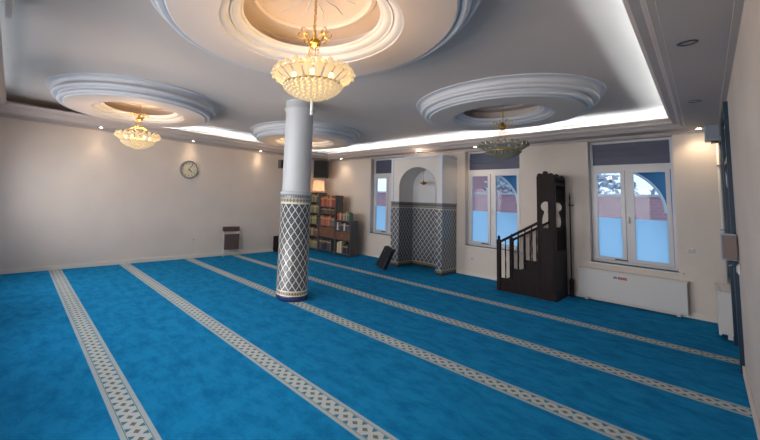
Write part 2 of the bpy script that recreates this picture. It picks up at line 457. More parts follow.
# ------------------------------------------------------------------ blue door in wall C
blue_m = mat('dark_blue_door_paint', (16,46,68), 0.35, var=.1, vscale=2)
bluelt_m = mat('blue_door_panel_paint', (34,76,98), 0.3)
door = thing('door_1', None, None, (XC, DY0, 0)); tag(door, kind='structure')
bm = B()
W = DY1-DY0
box(bm, -.03, .08, 0, .07, 0, DZ); box(bm, -.03, .08, W-.07, W, 0, DZ); box(bm, -.03, .08, .07, W-.07, DZ-.07, DZ); box(bm, -.02, .08, .07, W-.07, 2.08, 2.14)
link('door_frame', bm, blue_m, door)
bm = B(); box(bm, .005, .05, .075, W-.075, 0.005, 2.075)
leaf = link('door_leaf', bm, blue_m, door)
bm = B(); box(bm, -.002, .005, .22, W-.22, .2, .95, bev=.002); box(bm, -.002, .005, .22, W-.22, 1.08, 1.95, bev=.002); link('door_panel', bm, bluelt_m, leaf)
bm = B(); box(bm, .01, .04, .075, W-.075, 2.145, DZ-.075); link('transom_panel', bm, bluelt_m, door)
bm = B(); box(bm, -.012, .005, .12, .17, .86, 1.10, bev=.003); tube(bm, [(-.01,.145,1.0),(-.055,.145,1.0),(-.055,.27,.985)], .011, 8); link('door_handle', bm, chrome_m, leaf)
# side light next to the door, above the low wall
root = thing('window_7', None, None, (XC, DY1, 0)); tag(root, kind='structure')
bm = B(); box(bm, -.02, .08, 0, .06, .62, DZ); box(bm, -.02, .08, .94, 1.0, .62, DZ); box(bm, -.02, .08, .06, .94, .62, .69); box(bm, -.02, .08, .06, .94, DZ-.07, DZ); link('window_frame', bm, blue_m, root)
bm = B(); box(bm, .02, .03, .06, .94, .69, DZ-.07); link('window_panel', bm, bluelt_m, root)

# ================================================================== CEILING COFFERS
cof_m = mould_m
def coffer():
    t = thing('ceiling_dome', 'large round white plaster dome with stepped moulding', 'ceiling dome', (0,0,0), 0, 'round plaster ceiling domes')
    z = HC
    P = [(R_OUT+.02,z+.001),(R_OUT+.02,z-.012),(R_OUT+.005,z-.016),(1.215,z-.017)]
    for k in range(8):      # cavetto
        a = k/7*pi*.5; P.append((1.215-.055*sin(a), z-.017-.062*(1-cos(a))))
    P += [(1.185,z-.084),(1.190,z-.092)]
    for k in range(7):      # torus
        a = -pi*.25+k/6*pi*.72; P.append((1.160+.034*cos(a), z-.112-.030*sin(a)))
    P += [(1.130,z-.138),(1.118,z-.132),(1.112,z-.140),(1.110,z-.160),(1.118,z-.166)]
    for k in range(7):
        a = -pi*.25+k/6*pi*.72; P.append((1.090+.034*cos(a), z-.184-.026*sin(a)))
    P += [(1.066,z-.204),(1.055,z-.198),(1.050,z-.216),(1.035,z-.222)]
    bm = B(); lathe(bm, P, 96); link('outer_moulding', bm, cof_m, t)
    zb = z-.222
    bm = B(); lathe(bm, [(1.037,zb),(.69,zb)], 96); link('flat_ring', bm, ceil_m, t)
    Q = [(.69,zb),(.69,zb+.010),(.68,zb+.012)]
    for k in range(7):
        a = k/6*pi*.5; Q.append((.68-.055*sin(a), zb+.012+.034*(1-cos(a))))
    Q += [(.617,zb+.046),(.612,zb+.040),(.602,zb+.048)]
    for k in range(7):
        a = k/6*pi*.5; Q.append((.602-.06*sin(a), zb+.050+.034*(1-cos(a))))
    Q += [(.530,zb+.086),(.522,zb+.094),(.522,zb+.104),(.56,zb+.106)]
    bm = B(); lathe(bm, Q, 96); link('inner_moulding', bm, cof_m, t)
    zt = zb+.25
    bm = B(); lathe(bm, [(.56,zb+.106),(.70,zb+.108),(.70,zt),(.50,zt),(.49,zt-.015),(.455,zt-.018),(.44,zt+.0),(.44,zt+.02),(.30,zt+.035),(.12,zt+.045),(0,zt+.048)], 96)
    dm = link('dome_panel', bm, ceil_m, t)
    bm = B()
    for k in range(12):
        a = 2*pi*k/12
        tube(bm, [(.08*cos(a),.08*sin(a),zt+.044),(.26*cos(a),.26*sin(a),zt+.036),(.36*cos(a+.08),.36*sin(a+.08),zt+.028)], [.003,.006,.003], 6)
    link('radial_relief', bm, cof_m, dm)
    return t
cf = coffer()
clab = ['round ceiling dome with an unlit chandelier, in front of the back windows',
        'round ceiling dome farthest from the camera, behind the white column top',
        'round ceiling dome with a small lit chandelier beside the long left wall',
        'largest-looking round ceiling dome overhead at the top edge, holding the big chandelier']
for i, c in enumerate(COFF):
    if i == 0: cf.location = (c[0], c[1], HC*.06); cf.scale = (.94,)*3; cf['label'] = clab[0]
    else: dup_tree(cf, (c[0], c[1], 0), 0, clab[i], scale=1.0)

# ================================================================== CHANDELIERS
cr_lit = crystal('lit_crystal', (178,168,150), (255,228,182), 0.22, .46)
cr_off = crystal('unlit_crystal', (206,206,194), (0,0,0), 0, .55)
bulb_m = emit('warm_bulb', (255,222,166), 5)
bulboff_m = mat('unlit_bulb', (230,228,220), .3)
def chandelier(lit, label, loc, scale=1.0, power=16, zt=HC-.222+.29, rod=False):
    crm = cr_lit if lit else cr_off
    t = thing('chandelier', label, 'chandelier', loc, 0, None)
    # origin at the bottom tip, local z up.  Bowl 0..0.34, hub at 0.48
    H = (zt-loc[2])/scale
    bm = B(); lathe(bm, [(0,H),(.06,H),(.058,H-.015),(.03,H-.035),(.01,H-.04),(0,H-.04)], 20); link('ceiling_canopy', bm, brass_m, t, smooth=True)
    bm = B()
    zz = .50; k = 0
    while zz < H-.045:       # chain of oval links
        a = k*pi/2; pts = [(.011*cos(q)*cos(a), .011*cos(q)*sin(a), zz+.017*sin(q)) for q in [2*pi*j/8 for j in range(9)]]
        tube(bm, pts, .0035, 5, cap=False); zz += .026; k += 1
    link('chain', bm, brass_m, t)
    bm = B(); lathe(bm, [(0,.425),(.02,.43),(.028,.44),(.05,.452),(.055,.462),(.035,.475),(.045,.485),(.03,.50),(.014,.51),(.02,.525),(.008,.545),(0,.55)], 20)
    hub = link('hub', bm, brass_m, t, smooth=True)
    for k in range(8):
        a = 2*pi*k/8; bm = B(); pts = []
        for j in range(15):     # S-scroll
            s_ = j/14; rr = .04+.10*s_; z = .465+.05*sin(s_*pi*1.2)
            if s_ > .6:
                q = (s_-.6)/.4*2*pi*.8; rr = .11+.028*sin(q)+.0; z = .515+.028*(1-cos(q))*1.0-.01
            pts.append((rr*cos(a), rr*sin(a), z))
        tube(bm, pts, .0042, 6)
        ball(bm, (pts[-1][0], pts[-1][1], pts[-1][2]), .009, 8, 6)
        link('scroll_arm', bm, brass_m, t)
    bm = B()
    for k in range(12):
        a = 2*pi*k/12
        tube(bm, [(.03*cos(a),.03*sin(a),.44),(.055*cos(a),.055*sin(a),.34),(.27*cos(a),.27*sin(a),.197)], .0022, 5)
    link('suspension_wires', bm, brass_m, t)
    bm = B()
    lathe(bm, [(.222,.100),(.236,.102),(.236,.112),(.222,.114),(.222,.100)], 40); lathe(bm, [(.268,.190),(.276,.190),(.276,.198),(.268,.198),(.268,.190)], 40)
    for k in range(6):
        a = 2*pi*k/6; tube(bm, [(.23*cos(a),.23*sin(a),.107),(.05*cos(a),.05*sin(a),.13)], .004, 5)
    lathe(bm, [(0,.09),(.05,.10),(.05,.14),(.02,.16),(0,.16)], 16)
    link('brass_frame', bm, brass_m, t)
    # petals of the upper ring, flaring outwards
    N = 22
    for k in range(N):
        a = 2*pi*k/N; bm = B(); nn = 7; grid = []
        for j in range(nn):
            s_ = j/(nn-1)
            rr = .200+.118*sin(s_*pi*.55); z = .108+.105*s_+.012*sin(s_*pi)
            wd = (.020+.016*sin(s_*pi*.8))*(1 if s_ < .9 else .75)
            row = []
            for q in (-1,-.5,0,.5,1):
                bul = .016*(1-q*q)
                row.append(bm.verts.new(((rr+bul)*cos(a)-q*wd*sin(a), (rr+bul)*sin(a)+q*wd*cos(a), z-bul*.4)))
            grid.append(row)
        for j in range(nn-1):
            for q in range(4): bm.faces.new((grid[j][q], grid[j][q+1], grid[j+1][q+1], grid[j+1][q]))
        rr = .300
        ball(bm, (rr*cos(a), rr*sin(a), .222), .021, 8, 6)
        pt = link('crystal_petal', bm, crm, t, smooth=True)
        bm = B(); a2 = a+pi/N
        ball(bm, (.322*cos(a2), .322*sin(a2), .190), .018, 8, 6); link('crystal_bead', bm, crm, pt, smooth=True)
    # lower beaded bowl
    bm = B()
    for j, (rr, z) in enumerate(((.222,.100),(.202,.080),(.176,.064),(.145,.050),(.112,.036),(.078,.024),(.042,.014))):
        n_ = max(6, int(2*pi*rr/.046))
        for k in range(n_):
            a = 2*pi*(k+.5*(j % 2))/n_; ball(bm, (rr*cos(a), rr*sin(a), z), .020, 6, 5, sq=(1,1,1.1))
    lathe(bm, [(.218,.100),(.17,.064),(.108,.038),(.045,.018),(0,.014)], 24)
    link('beaded_bowl', bm, crm, t, smooth=True)
    bm = B(); ball(bm, (0,0,.004), .020, 10, 8); link('finial', bm, crm, t, smooth=True)
    if rod:
        bm = B(); tube(bm, [(0,0,-.115),(0,0,-.01)], .012, 10); ball(bm, (0,0,-.115), .014, 8, 6); link('pendant_rod', bm, white_m, t)
    for k in range(6):
        a = 2*pi*k/6+.3
        bm = B(); tube(bm, [(.17*cos(a),.17*sin(a),.11),(.17*cos(a),.17*sin(a),.14)], .012, 8); cnd = link('candle_holder', bm, brass_m, t)
        bm = B(); ball(bm, (.17*cos(a),.17*sin(a),.165), .020, 10, 8, sq=(1,1,1.35)); link('bulb', bm, bulb_m if lit else bulboff_m, cnd, smooth=True)
    if lit:
        l = bpy.data.lights.new('chandelier_light', 'POINT'); l.energy = power; l.color = (1.0,.61,.25); l.shadow_soft_size = .08
        lo = bpy.data.objects.new('chandelier_light', l); COL.objects.link(lo); lo.parent = t; lo.location = (0,0,.27)
    t.scale = (scale,)*3
    return t
chandelier(True, 'big lit crystal chandelier hanging in front of the white column top', (-1.92,1.63,2.245), .94, 12.5, rod=True)
chandelier(True, 'small lit crystal chandelier hanging near the long left wall', (-6.14,1.48,2.215), 1.05, 12)
chandelier(False, 'unlit clear crystal chandelier in front of the middle back window', (-1.90,5.27,2.19), .98)
chandelier(True, 'lit chandelier under the farthest dome, behind the column', (-6.25,4.93,2.28), .8, 11)

# ================================================================== COLUMN
colt_m = tile_material('column_zellige', True, 1.5,
    [(1.50,1.56,(150,152,150),(84,92,104),3),(1.44,1.50,(176,168,148),(120,112,92),2.0),(1.415,1.44,(206,202,190),(206,202,190),1),
     (.135,.150,(206,202,190),(206,202,190),1),(.085,.135,(172,160,132),(112,104,84),2.5),(.075,.085,(206,202,190),(206,202,190),1),(-.01,.075,(22,34,84),(50,64,110),3)],
    14, 6.4, (44,48,56), (92,96,102), (200,198,190), None)
col = thing('column', 'round white column with a tall patterned tile base in the middle of the carpet', 'column', (-4.20,3.32,0))
bm = B(); lathe(bm, [(0,0),(.242,0),(.242,.075),(.236,.08),(.234,1.49),(.24,1.50),(.246,1.555),(.24,1.56),(.22,1.565)], 64); link('tiled_base', bm, colt_m, col, smooth=True)
colp_m = mat('column_paint', (172,176,181), .45)
bm = B(); lathe(bm, [(.236,1.56),(.25,1.565),(.252,1.585),(.225,1.60),(.219,1.62),(.219,2.86),(.235,2.875),(.24,2.90),(.222,2.92),(.222,HC)], 64); link('shaft', bm, colp_m, col, smooth=True)

# ================================================================== MIHRAB
NX0, NX1, NY, NB_ = -5.02, -3.71, 6.92, 7.50
nx0, nx1 = -4.80, -3.86
ncx = (nx0+nx1)/2; nr = (nx1-nx0)/2
mihrab = thing('prayer_niche', 'projecting prayer niche with an arched white top and dark patterned tile dado', 'prayer niche', (ncx, NY, 0))
def mloc(x, y): return (x-ncx, y-NY)
miht_m = tile_material('niche_zellige', False, 1.5,
    [(1.44,1.50,(104,106,108),(64,68,76),5),(1.395,1.44,(150,146,132),(88,86,80),3),(1.375,1.395,(176,174,164),(176,174,164),1),
     (.10,.115,(176,174,164),(176,174,164),1),(.055,.10,(150,140,116),(92,88,76),3),(-.01,.055,(44,46,54),(60,60,66),3)],
    9.0, 6.6, (52,58,74), (92,100,116), (184,184,176), None)
bm = B()
x0,_ = mloc(NX0,0); x1,_ = mloc(NX1,0); a0,_ = mloc(nx0,0); a1,_ = mloc(nx1,0); d1 = NB_-NY; d2 = YB-NY-.003
prism(bm, [(x0,0),(a0,0),(a0,d1),(a1,d1),(a1,0),(x1,0),(x1,d2),(x0,d2)], 'z', 0, 1.50)
link('tile_dado', bm, miht_m, mihrab)
bm = B(); prism(bm, [(x0-.01,-.012),(a0+.008,-.012),(a0+.008,d1-.01),(a1-.008,d1-.01),(a1-.008,-.012),(x1+.01,-.012),(x1+.01,d2),(x0-.01,d2)], 'z', 1.50, 1.525)
link('dado_ledge', bm, mat('ledge_tile', (120,120,124), .4), mihrab)
# arched upper part
ZS, ZT = 1.87, 2.53
arc = [(nr*cos(pi*k/28), ZS+nr*.98*sin(pi*k/28)) for k in range(29)]
bm = B(); prism(bm, [(x0,1.525),(x0,ZT),(x1,ZT),(x1,1.525)]+arc[0:1]+[(arc[0][0],1.53)][0:0]+arc[1:]+[(-nr,1.525)] if False else [(x0,1.525),(x0,ZT),(x1,ZT),(x1,1.525),(nr,1.525)]+arc+[(-nr,1.525)], 'y', 0.0, d1)
link('arched_surround', bm, white_m, mihrab)
bm = B(); box(bm, x0, x1, d1, d2, 1.525, ZT); link('niche_back', bm, mat('niche_plaster', (206,206,208), .5), mihrab)
bm = B(); box(bm, x0-.02, x1+.02, -.03, d2, ZT, ZT+.04, bev=.008)
box(bm, x0-.005, x0+.055, -.018, 0, 1.525, ZT); box(bm, x1-.055, x1+.005, -.018, 0, 1.525, ZT)
link('pilaster_trim', bm, mat('trim_bluewhite', (198,206,220), .4), mihrab)
bm = B()
pts = [(nr*1.0*cos(pi*k/28), -.008, ZS+nr*.98*sin(pi*k/28)) for k in range(29)]
tube(bm, [(nr,-.004,1.53)]+pts+[(-nr,-.004,1.53)], .010, 6); link('arch_bead', bm, white_m, mihrab)
# small hanging lamp in the niche
nl = thing('hanging_lamp', 'tiny brass lamp hanging inside the arched prayer niche', 'lamp', (-4.33,7.2,1.93))
bm = B(); tube(bm, [(0,0,.09),(0,0,.395)], .004, 6); link('cord', bm, brass_m, nl)
bm = B(); lathe(bm, [(0,0),(.03,.01),(.07,.04),(.085,.06),(.06,.065),(.02,.08),(.012,.1),(0,.1)], 16); link('brass_bowl', bm, brass_m, nl, smooth=True)
bm = B()
for k in range(5):
    a = 2*pi*k/5; tube(bm, [(.05*cos(a),.05*sin(a),.05),(.11*cos(a),.11*sin(a),.04),(.125*cos(a),.125*sin(a),.07)], .005, 6); ball(bm, (.125*cos(a),.125*sin(a),.085), .016, 8, 6)
link('arm_cluster', bm, mat('lamp_cream', (232,214,170), .3), nl)

# ================================================================== MINBAR
mb = thing('minbar', 'dark carved wooden pulpit with side railings and a tall scalloped cabin by the back wall', 'pulpit', (-2.55,6.75,0))
D = .65
bm = B()
prism(bm, [(.04,0),(.90,0),(.90,.72),(.64,.72),(.64,.53),(.45,.53),(.45,.36),(.25,.36),(.25,.17),(.04,.17)], 'y', .02, D-.02)
link('step_block', bm, darkwood, mb)
# side boards of the plinth
for y in (0, D-.02):
    bm = B(); prism(bm, [(.02,0),(.66,0),(.66,.60),(.47,.60),(.47,.42),(.27,.42),(.27,.23),(.02,.23)], 'y', y, y+.02); link('side_board', bm, darkwood, mb)
def post(x, y, z1, w_=.062):
    bm = B(); box(bm, x-w_/2, x+w_/2, y-w_/2, y+w_/2, 0, z1-.09, bev=.004)
    lathe(bm, [(0,z1-.092),(.030,z1-.09),(.032,z1-.078),(.014,z1-.072),(.020,z1-.055),(.024,z1-.04),(.018,z1-.022),(.008,z1-.014),(.006,z1),(0,z1)], 14, c=(x,y)); return bm
for y in (.015, D-.015): link('newel_post', post(.03, y, .98), darkwood, mb)
for y in (.015, D-.015):
    bm = B()
    mtx = None
    prism(bm, [(.05,.84),(.05,.885),(.655,1.27),(.655,1.225)], 'y', y-.028, y+.028)
    link('handrail', bm, darkwood, mb)
    for i, x in enumerate((.14,.245,.35,.455,.56)):
        zt = .84+(x-.05)*.636; zb = .23 if x < .27 else (.42 if x < .47 else .60)
        bm = B(); h = zt-zb
        lathe(bm, [(.009,zb),(.013,zb+.03),(.008,zb+.06),(.013,zb+h*.35),(.009,zb+h*.5),(.013,zb+h*.7),(.008,zt-.05),(.011,zt+.01)], 8, c=(x,y)); link('baluster', bm, darkwood, mb, smooth=True)
# cabin
cx0, cx1 = .66, .90
def keyhole_panel(y0, y1):
    """side panel with a keyhole shaped opening and scalloped top"""
    bm = B(); zt = 2.06; m_ = (cx0+cx1)/2
    zc, r_ = 1.53, .074
    # right half outline of the opening from the bottom centre upwards
    half = [(0,1.17),(.042,1.17),(.054,1.21),(.059,1.27),(.053,1.34),(.038,1.40),(.028,1.435)]
    for k in range(0, 11):
        a = -pi*.36+(pi*.36+pi/2)*k/10; half.append((r_*cos(a), zc+r_*sin(a)*1.15))
    # scallops
    top = []
    ns = 3; w_ = (cx1-cx0)/ns
    for s_ in range(ns):
        for k in range(0, 7):
            a = pi-pi*k/6; top.append((cx0+w_*(s_+.5)+w_/2*cos(a), zt+.035*sin(a)+.035*(1 if s_ == 1 else 0)))
    topc = [p for p in top if p[0] >= m_]; topl = [p for p in top if p[0] <= m_]
    mid = (m_, max(p[1] for p in top))
    for sg in (1, -1):
        inner = [(m_+sg*p[0], p[1]) for p in half]
        tp = sorted(topc if sg > 0 else topl, key=lambda p: -sg*p[0])   # from outer edge to the centre
        side = cx1 if sg > 0 else cx0
        poly = [(m_,0.0),(side,0.0)]+tp+[mid]+[q for q in reversed(inner)]
        cl = []
        for p in poly:
            if not cl or (abs(p[0]-cl[-1][0])+abs(p[1]-cl[-1][1])) > 1e-4: cl.append(p)
        prism(bm, cl, 'y', y0, y1)
    return bm
link('near_side_panel', keyhole_panel(-.012,.012), darkwood, mb)
link('far_side_panel', keyhole_panel(D-.012,D+.012), darkwood, mb)
bm = B()
box(bm, cx1-.015, cx1+.012, .0, D, 0, .78); box(bm, cx1-.015, cx1+.012, 0, .045, .78, 2.0); box(bm, cx1-.015, cx1+.012, D-.045, D, .78, 2.0)
box(bm, cx1-.018, cx1+.018, -.01, D-.01, .74, .80, bev=.006); box(bm, cx1-.015, cx1+.012, .045, D-.045, 1.90, 2.0)
for k in range(5):
    y = D*(k+.5)/5; tube(bm, [(cx1-.015,y,2.0),(cx1+.012,y,2.0)], .062, 16)
link('back_frame', bm, darkwood, mb)
bm = B()
box(bm, cx0-.012, cx0+.012, 0, .035, .5, 2.04); box(bm, cx0-.012, cx0+.012, D-.022, D, .5, 2.04); box(bm, cx0-.01, cx0+.01, .035, D-.035, 1.86, 2.0)
link('entrance_frame', bm, darkwood, mb)
bm = B(); box(bm, cx0, cx1, .012, D-.012, 1.985, 2.01); link('roof_board', bm, darkwood, mb)
bm = B()
for z in (.12,.62,.98): box(bm, cx0+.02, cx1-.02, -.020, -.010, z, z+.012)
for x in (cx0+.02, cx1-.032): box(bm, x, x+.012, -.020, -.010, .12, 1.0)
link('carved_moulding', bm, darkwood, mb)
# staff standing to the right of the pulpit
st = thing('ceremonial_staff', 'thin dark staff with a cross guard, upright to the right of the wooden pulpit', 'staff', (-1.585,7.43,0))
bm = B(); lathe(bm, [(0,.30),(.012,.30),(.011,1.55),(.014,1.57),(.016,1.60),(.010,1.64),(.013,1.70),(.006,1.78),(0,1.80)], 10); link('shaft', bm, black_m, st, smooth=True)
bm = B(); tube(bm, [(-.03,-.0,1.575),(0,0,1.565),(.055,0,1.575)], [.008,.014,.008], 8); link('cross_guard', bm, black_m, st)
bm = B(); lathe(bm, [(0,0),(.040,0),(.040,.02),(.033,.035),(.030,.20),(.036,.24),(.034,.27),(.018,.31),(0,.31)], 16); link('stand', bm, darkwood, st, smooth=True)

# ================================================================== LEFT WALL ITEMS
ck = thing('wall_clock', 'round wall clock with grey rim and cream dial on the long left wall', 'clock', (XA,3.09,2.08))
def discx(bm, r, x0, x1, n=40): tube(bm, [(x0,0,0),(x1,0,0)], r, n)
bm = B(); 
prof = [(.185,.0),(.215,.0),(.218,.018),(.208,.032),(.19,.034),(.182,.022),(.182,.0)]
N = 48; rings = [[bm.verts.new((x, r*cos(2*pi*k/N), r*sin(2*pi*k/N))) for k in range(N)] for r, x in prof]
for a, b_ in zip(rings, rings[1:]):
    for k in range(N): bm.faces.new((a[k], a[(k+1)%N], b_[(k+1)%N], b_[k]))
link('rim', bm, mat('clock_rim_grey', (126,126,130), .35), ck, smooth=True)
bm = B(); discx(bm, .186, .004, .014); link('dial', bm, mat('clock_dial', (206,200,178), .5, var=.05, vscale=20), ck)
bm = B()
for k in range(12):
    a = 2*pi*k/12; q = Matrix.Rotation(a, 4, 'X')
    box(bm, .014, .017, -.006, .006, .135, .168, mtx=q)
link('hour_marks', bm, black_m, ck)
for nm, ln, wd, a in (('hour_hand',.09,.008,-2.2),('minute_hand',.14,.006,-.6)):
    bm = B(); box(bm, .018, .021, -wd, wd, -.02, ln, mtx=Matrix.Rotation(a, 4, 'X')); link(nm, bm, black_m, ck)

ch = thing('folding_chair', 'folded brown padded folding chair standing against the long left wall', 'chair', (XA+.02,4.02,0))
vin = mat('brown_vinyl', (92,76,72), .5, var=.1, vscale=10)
pale = mat('pale_metal_tube', (196,194,192), .35, .4)
W = .47
bm = B(); box(bm, .035, .065, .0, W, .605, .725, bev=.012); link('backrest', bm, vin, ch)
bm = B(); box(bm, .09, .13, .03, W-.03, .16, .545, bev=.014); link('seat', bm, vin, ch)
for y in (.02, W-.02):
    bm = B(); tube(bm, [(.05,y,.70),(.055,y,.60),(.13,y,.02),(.13,y,0)], .010, 8); link('front_leg', bm, pale, ch)
    yy = y+(.022 if y < .2 else -.022)
    bm = B(); tube(bm, [(.085,yy,.50),(.03,yy,.02),(.03,yy,0)], .010, 8); link('rear_leg', bm, pale, ch)
bm = B(); tube(bm, [(.117,.02,.11),(.117,W-.02,.11)], .008, 8); tube(bm, [(.042,.04,.12),(.042,W-.04,.12)], .008, 8); link('crossbar', bm, pale, ch)

def socket(name, label, loc, rz):
    t = thing(name, label, 'socket', loc, rz)
    bm = B(); box(bm, -.04, .04, -.012, 0, -.04, .04, bev=.004); link('cover_plate', bm, white_m, t)
    bm = B(); tube(bm, [(0,-.016,0),(0,-.011,0)], .020, 16); link('socket_face', bm, grey_m, t)
socket('wall_socket', 'small socket low on the long left wall, left of the folding chair', (XA,3.32,.43), pi/2)
socket('wall_socket', 'small socket low on the back wall below the middle window', (-3.36,YB,.36), 0)
t = thing('light_switch', 'white double light switch on the back wall right of the radiator', 'switch', (-.17,YB,.965))
bm = B(); box(bm, -.04, .04, -.012, 0, -.04, .04, bev=.004); link('switch_plate', bm, white_m, t)
for x in (-.014,.014):
    bm = B(); box(bm, x-.012, x+.012, -.018, -.010, -.024, .024, bev=.003); link('rocker', bm, mat('switch_grey',(190,186,182),.4), t)

ws = thing('wall_speaker', 'small dark speaker high on the left wall, half hidden by the column', 'speaker', (XA,5.72,2.46))
bm = B(); box(bm, .03, .15, -.09, .09, -.12, .12, bev=.01); link('cabinet', bm, mat('speaker_grey', (92,88,90), .5), ws)
bm = B(); box(bm, .15, .156, -.075, .075, -.10, .10); link('grille', bm, black_m, ws)
bm = B(); box(bm, 0, .03, -.03, .03, -.03, .03); link('bracket', bm, black_m, ws)

dk = thing('low_cupboard', 'low dark wooden cupboard at the left wall, mostly hidden by the column', 'cupboard', (XA+.02,5.60,0))
bm = B(); box(bm, 0, .22, 0, .45, .03, .43, bev=.006); link('body', bm, darkwood, dk)
bm = B(); box(bm, .22, .235, .01, .22, .05, .41, bev=.003); d_ = link('door', bm, darkwood, dk)
bm = B(); ball(bm, (.245,.19,.24), .01); link('knob', bm, brass_m, d_)
bm = B(); box(bm, .22, .235, .23, .44, .05, .41, bev=.003); d_ = link('door', bm, darkwood, dk)
bm = B(); ball(bm, (.245,.26,.24), .01); link('knob', bm, brass_m, d_)
bm = B(); box(bm, .01, .20, .02, .43, 0, .03); link('plinth', bm, black_m, dk)

# ================================================================== BOOKCASES
def bookcase(label, x0, x1, z1, shelves, top=True, panels=(), y0=6.85, y1=7.15):
    t = thing('bookcase', label, 'bookcase', (x0, y0, 0)); W = x1-x0; Dp = y1-y0; th = .025
    bm = B(); box(bm, 0, th, 0, Dp, 0, z1); link('side_panel', bm, shelfwood, t)
    bm = B(); box(bm, W-th, W, 0, Dp, 0, z1); link('side_panel', bm, shelfwood, t)
    bm = B(); box(bm, th, W-th, Dp-.01, Dp, 0, z1-.01); link('back_panel', bm, shelfwood, t)
    for z in shelves:
        bm = B(); box(bm, th, W-th, .004, Dp-.01, z, z+.022); link('shelf', bm, shelfwood, t)
    if top:
        bm = B(); box(bm, 0, W, -.005, Dp, z1, z1+.022, bev=.003); link('top_board', bm, shelfwood, t)
    for a, b_ in panels:
        bm = B(); box(bm, th+.003, W-th-.003, .0, .018, a, b_, bev=.002); dr = link('drawer_front', bm, brownboard, t)
        bm = B(); ball(bm, (W/2,-.008,(a+b_)/2), .010, 8, 6); link('knob', bm, brass_m, dr)
    return t
bookcase('tall dark bookcase at the left end, partly behind the column', -8.0, -7.54, 1.68, (.04,.40,.75,1.08,1.40))
bookcase('middle dark bookcase of stepped height holding orange books on top', -7.53, -6.85, 1.63, (.04,.42,.735,1.09,1.285), top=False, panels=((.447,.72),))
bookcase('lowest dark bookcase at the right end, beside the left back window', -6.84, -6.28, .93, (.04,.41,.655), panels=((.435,.64),))

bookmats = {}
def bookmat(c):
    if c not in bookmats: bookmats[c] = mat('book_%d_%d_%d' % c, c, .6, var=.08, vscale=30)
    return bookmats[c]
page_m = mat('paper_pages', (214,204,182), .8)
def book_mesh(w_, d_, h):
    bm = B(); n = 5; t = .0025
    # cover: spine (rounded) and two boards, page block inside
    pts = [(0, d_)]+[(w_/2-w_/2*cos(pi*k/n), .006-.006*sin(pi*k/n)) for k in range(n+1)]+[(w_, d_),(w_-t, d_),(w_-t,.01),(t,.01),(t,d_)]
    prism(bm, pts, 'z', 0, h, 0)
    box(bm, t+.0003, w_-t-.0003, .0105, d_-.004, .004, h-.004, mi=1)
    box(bm, .0005, w_-.0005, -.0009, .002, h*.72, h*.80, mi=2)
    return bm
protos = {}
gold_m = mat('book_gilt', (196,164,96), .4)
ORD = 'first second third fourth fifth sixth seventh eighth ninth tenth eleventh twelfth thirteenth fourteenth fifteenth sixteenth seventeenth eighteenth nineteenth'.split()
def cname(c):
    r, g, b = c
    if r > 149 and g < 80: return 'red'
    if r > 175 and g < 135: return 'orange'
    if r > 170: return 'pale'
    if r > g*1.35: return 'brown'
    if g > r and g > b: return 'green'
    if max(c) < 62: return 'black'
    if b > r*1.15: return 'slate blue'
    return 'grey'
def book_row(x0, x1, y, z, hmin, hmax, cols, label, group, wmin=.03, wmax=.055, d_=.17, tilt_last=False):
    x = x0; idx = 0
    while True:
        w_ = round(random.uniform(wmin, wmax), 3)
        if x+w_ > x1: break
        h = round(random.uniform(hmin, hmax), 3); c = random.choice(cols)
        bm = book_mesh(w_-.002, d_, h)
        o = link('book', bm, [bookmat(c), page_m, gold_m]); o.location = (x, y+random.uniform(0,.012), z)
        tag(o, '%s book %s from left %s' % (cname(c), ORD[idx], label), 'book', group); x += w_+.001; idx += 1
org = [(152,76,58),(182,104,76),(150,62,54),(176,124,96),(128,76,60)]
dkb = [(52,56,72),(70,74,92),(40,40,48),(86,90,100)]
yb = 6.862
book_row(-7.50,-6.88, yb, 1.3075, .26,.325, org, 'in the top row of the middle bookcase', 'orange hardbacks on top of the middle bookcase')
book_row(-7.50,-6.88, yb, 1.1125, .12,.165, [(58,52,56),(80,60,56),(44,46,56),(120,92,74)], 'in the shallow second row of the middle bookcase', 'small dark books in the middle bookcase')
book_row(-7.50,-6.88, yb, .7575, .24,.30, org+[(120,120,112),(86,100,110)], 'in the third row down of the middle bookcase', 'red books on the middle bookcase shelf')
book_row(-7.50,-6.98, yb, .0625, .26,.33, dkb, 'on the bottom shelf of the middle bookcase', 'dark volumes on the bottom of the middle bookcase')
book_row(-6.80,-6.32, yb, .9525, .17,.24, [(168,72,64),(154,68,62),(176,166,146),(150,140,110),(90,110,90)], 'in the row on top of the lowest bookcase', 'books on top of the lowest bookcase')
book_row(-6.80,-6.32, yb, .6775, .17,.225, dkb+[(196,194,196),(60,60,70)], 'on the upper shelf of the lowest bookcase', 'books on the upper shelf of the lowest bookcase')
book_row(-6.78,-6.60, yb, .0625, .26,.32, [(196,180,156),(186,168,146)], 'on the bottom shelf of the lowest bookcase', 'beige volumes in the lowest bookcase', .05,.07)
book_row(-6.58,-6.32, yb, .0625, .22,.30, dkb, 'on the bottom shelf of lowest bookcase, dark group', 'dark volumes in the lowest bookcase')
mix_ = [(110,120,90),(96,80,66),(140,130,110),(70,80,84),(150,140,90),(120,80,60)]
for i, z in enumerate((.0625,.4225,.7725,1.1025,1.4225)):
    book_row(-7.965,-7.575, yb, z, .20,.25, mix_, 'on the %s shelf of the tall left bookcase' % ('bottom','second','third','fourth','top')[i], 'books on the %s shelf of the tall bookcase' % ('bottom','second','third','fourth','top')[i])

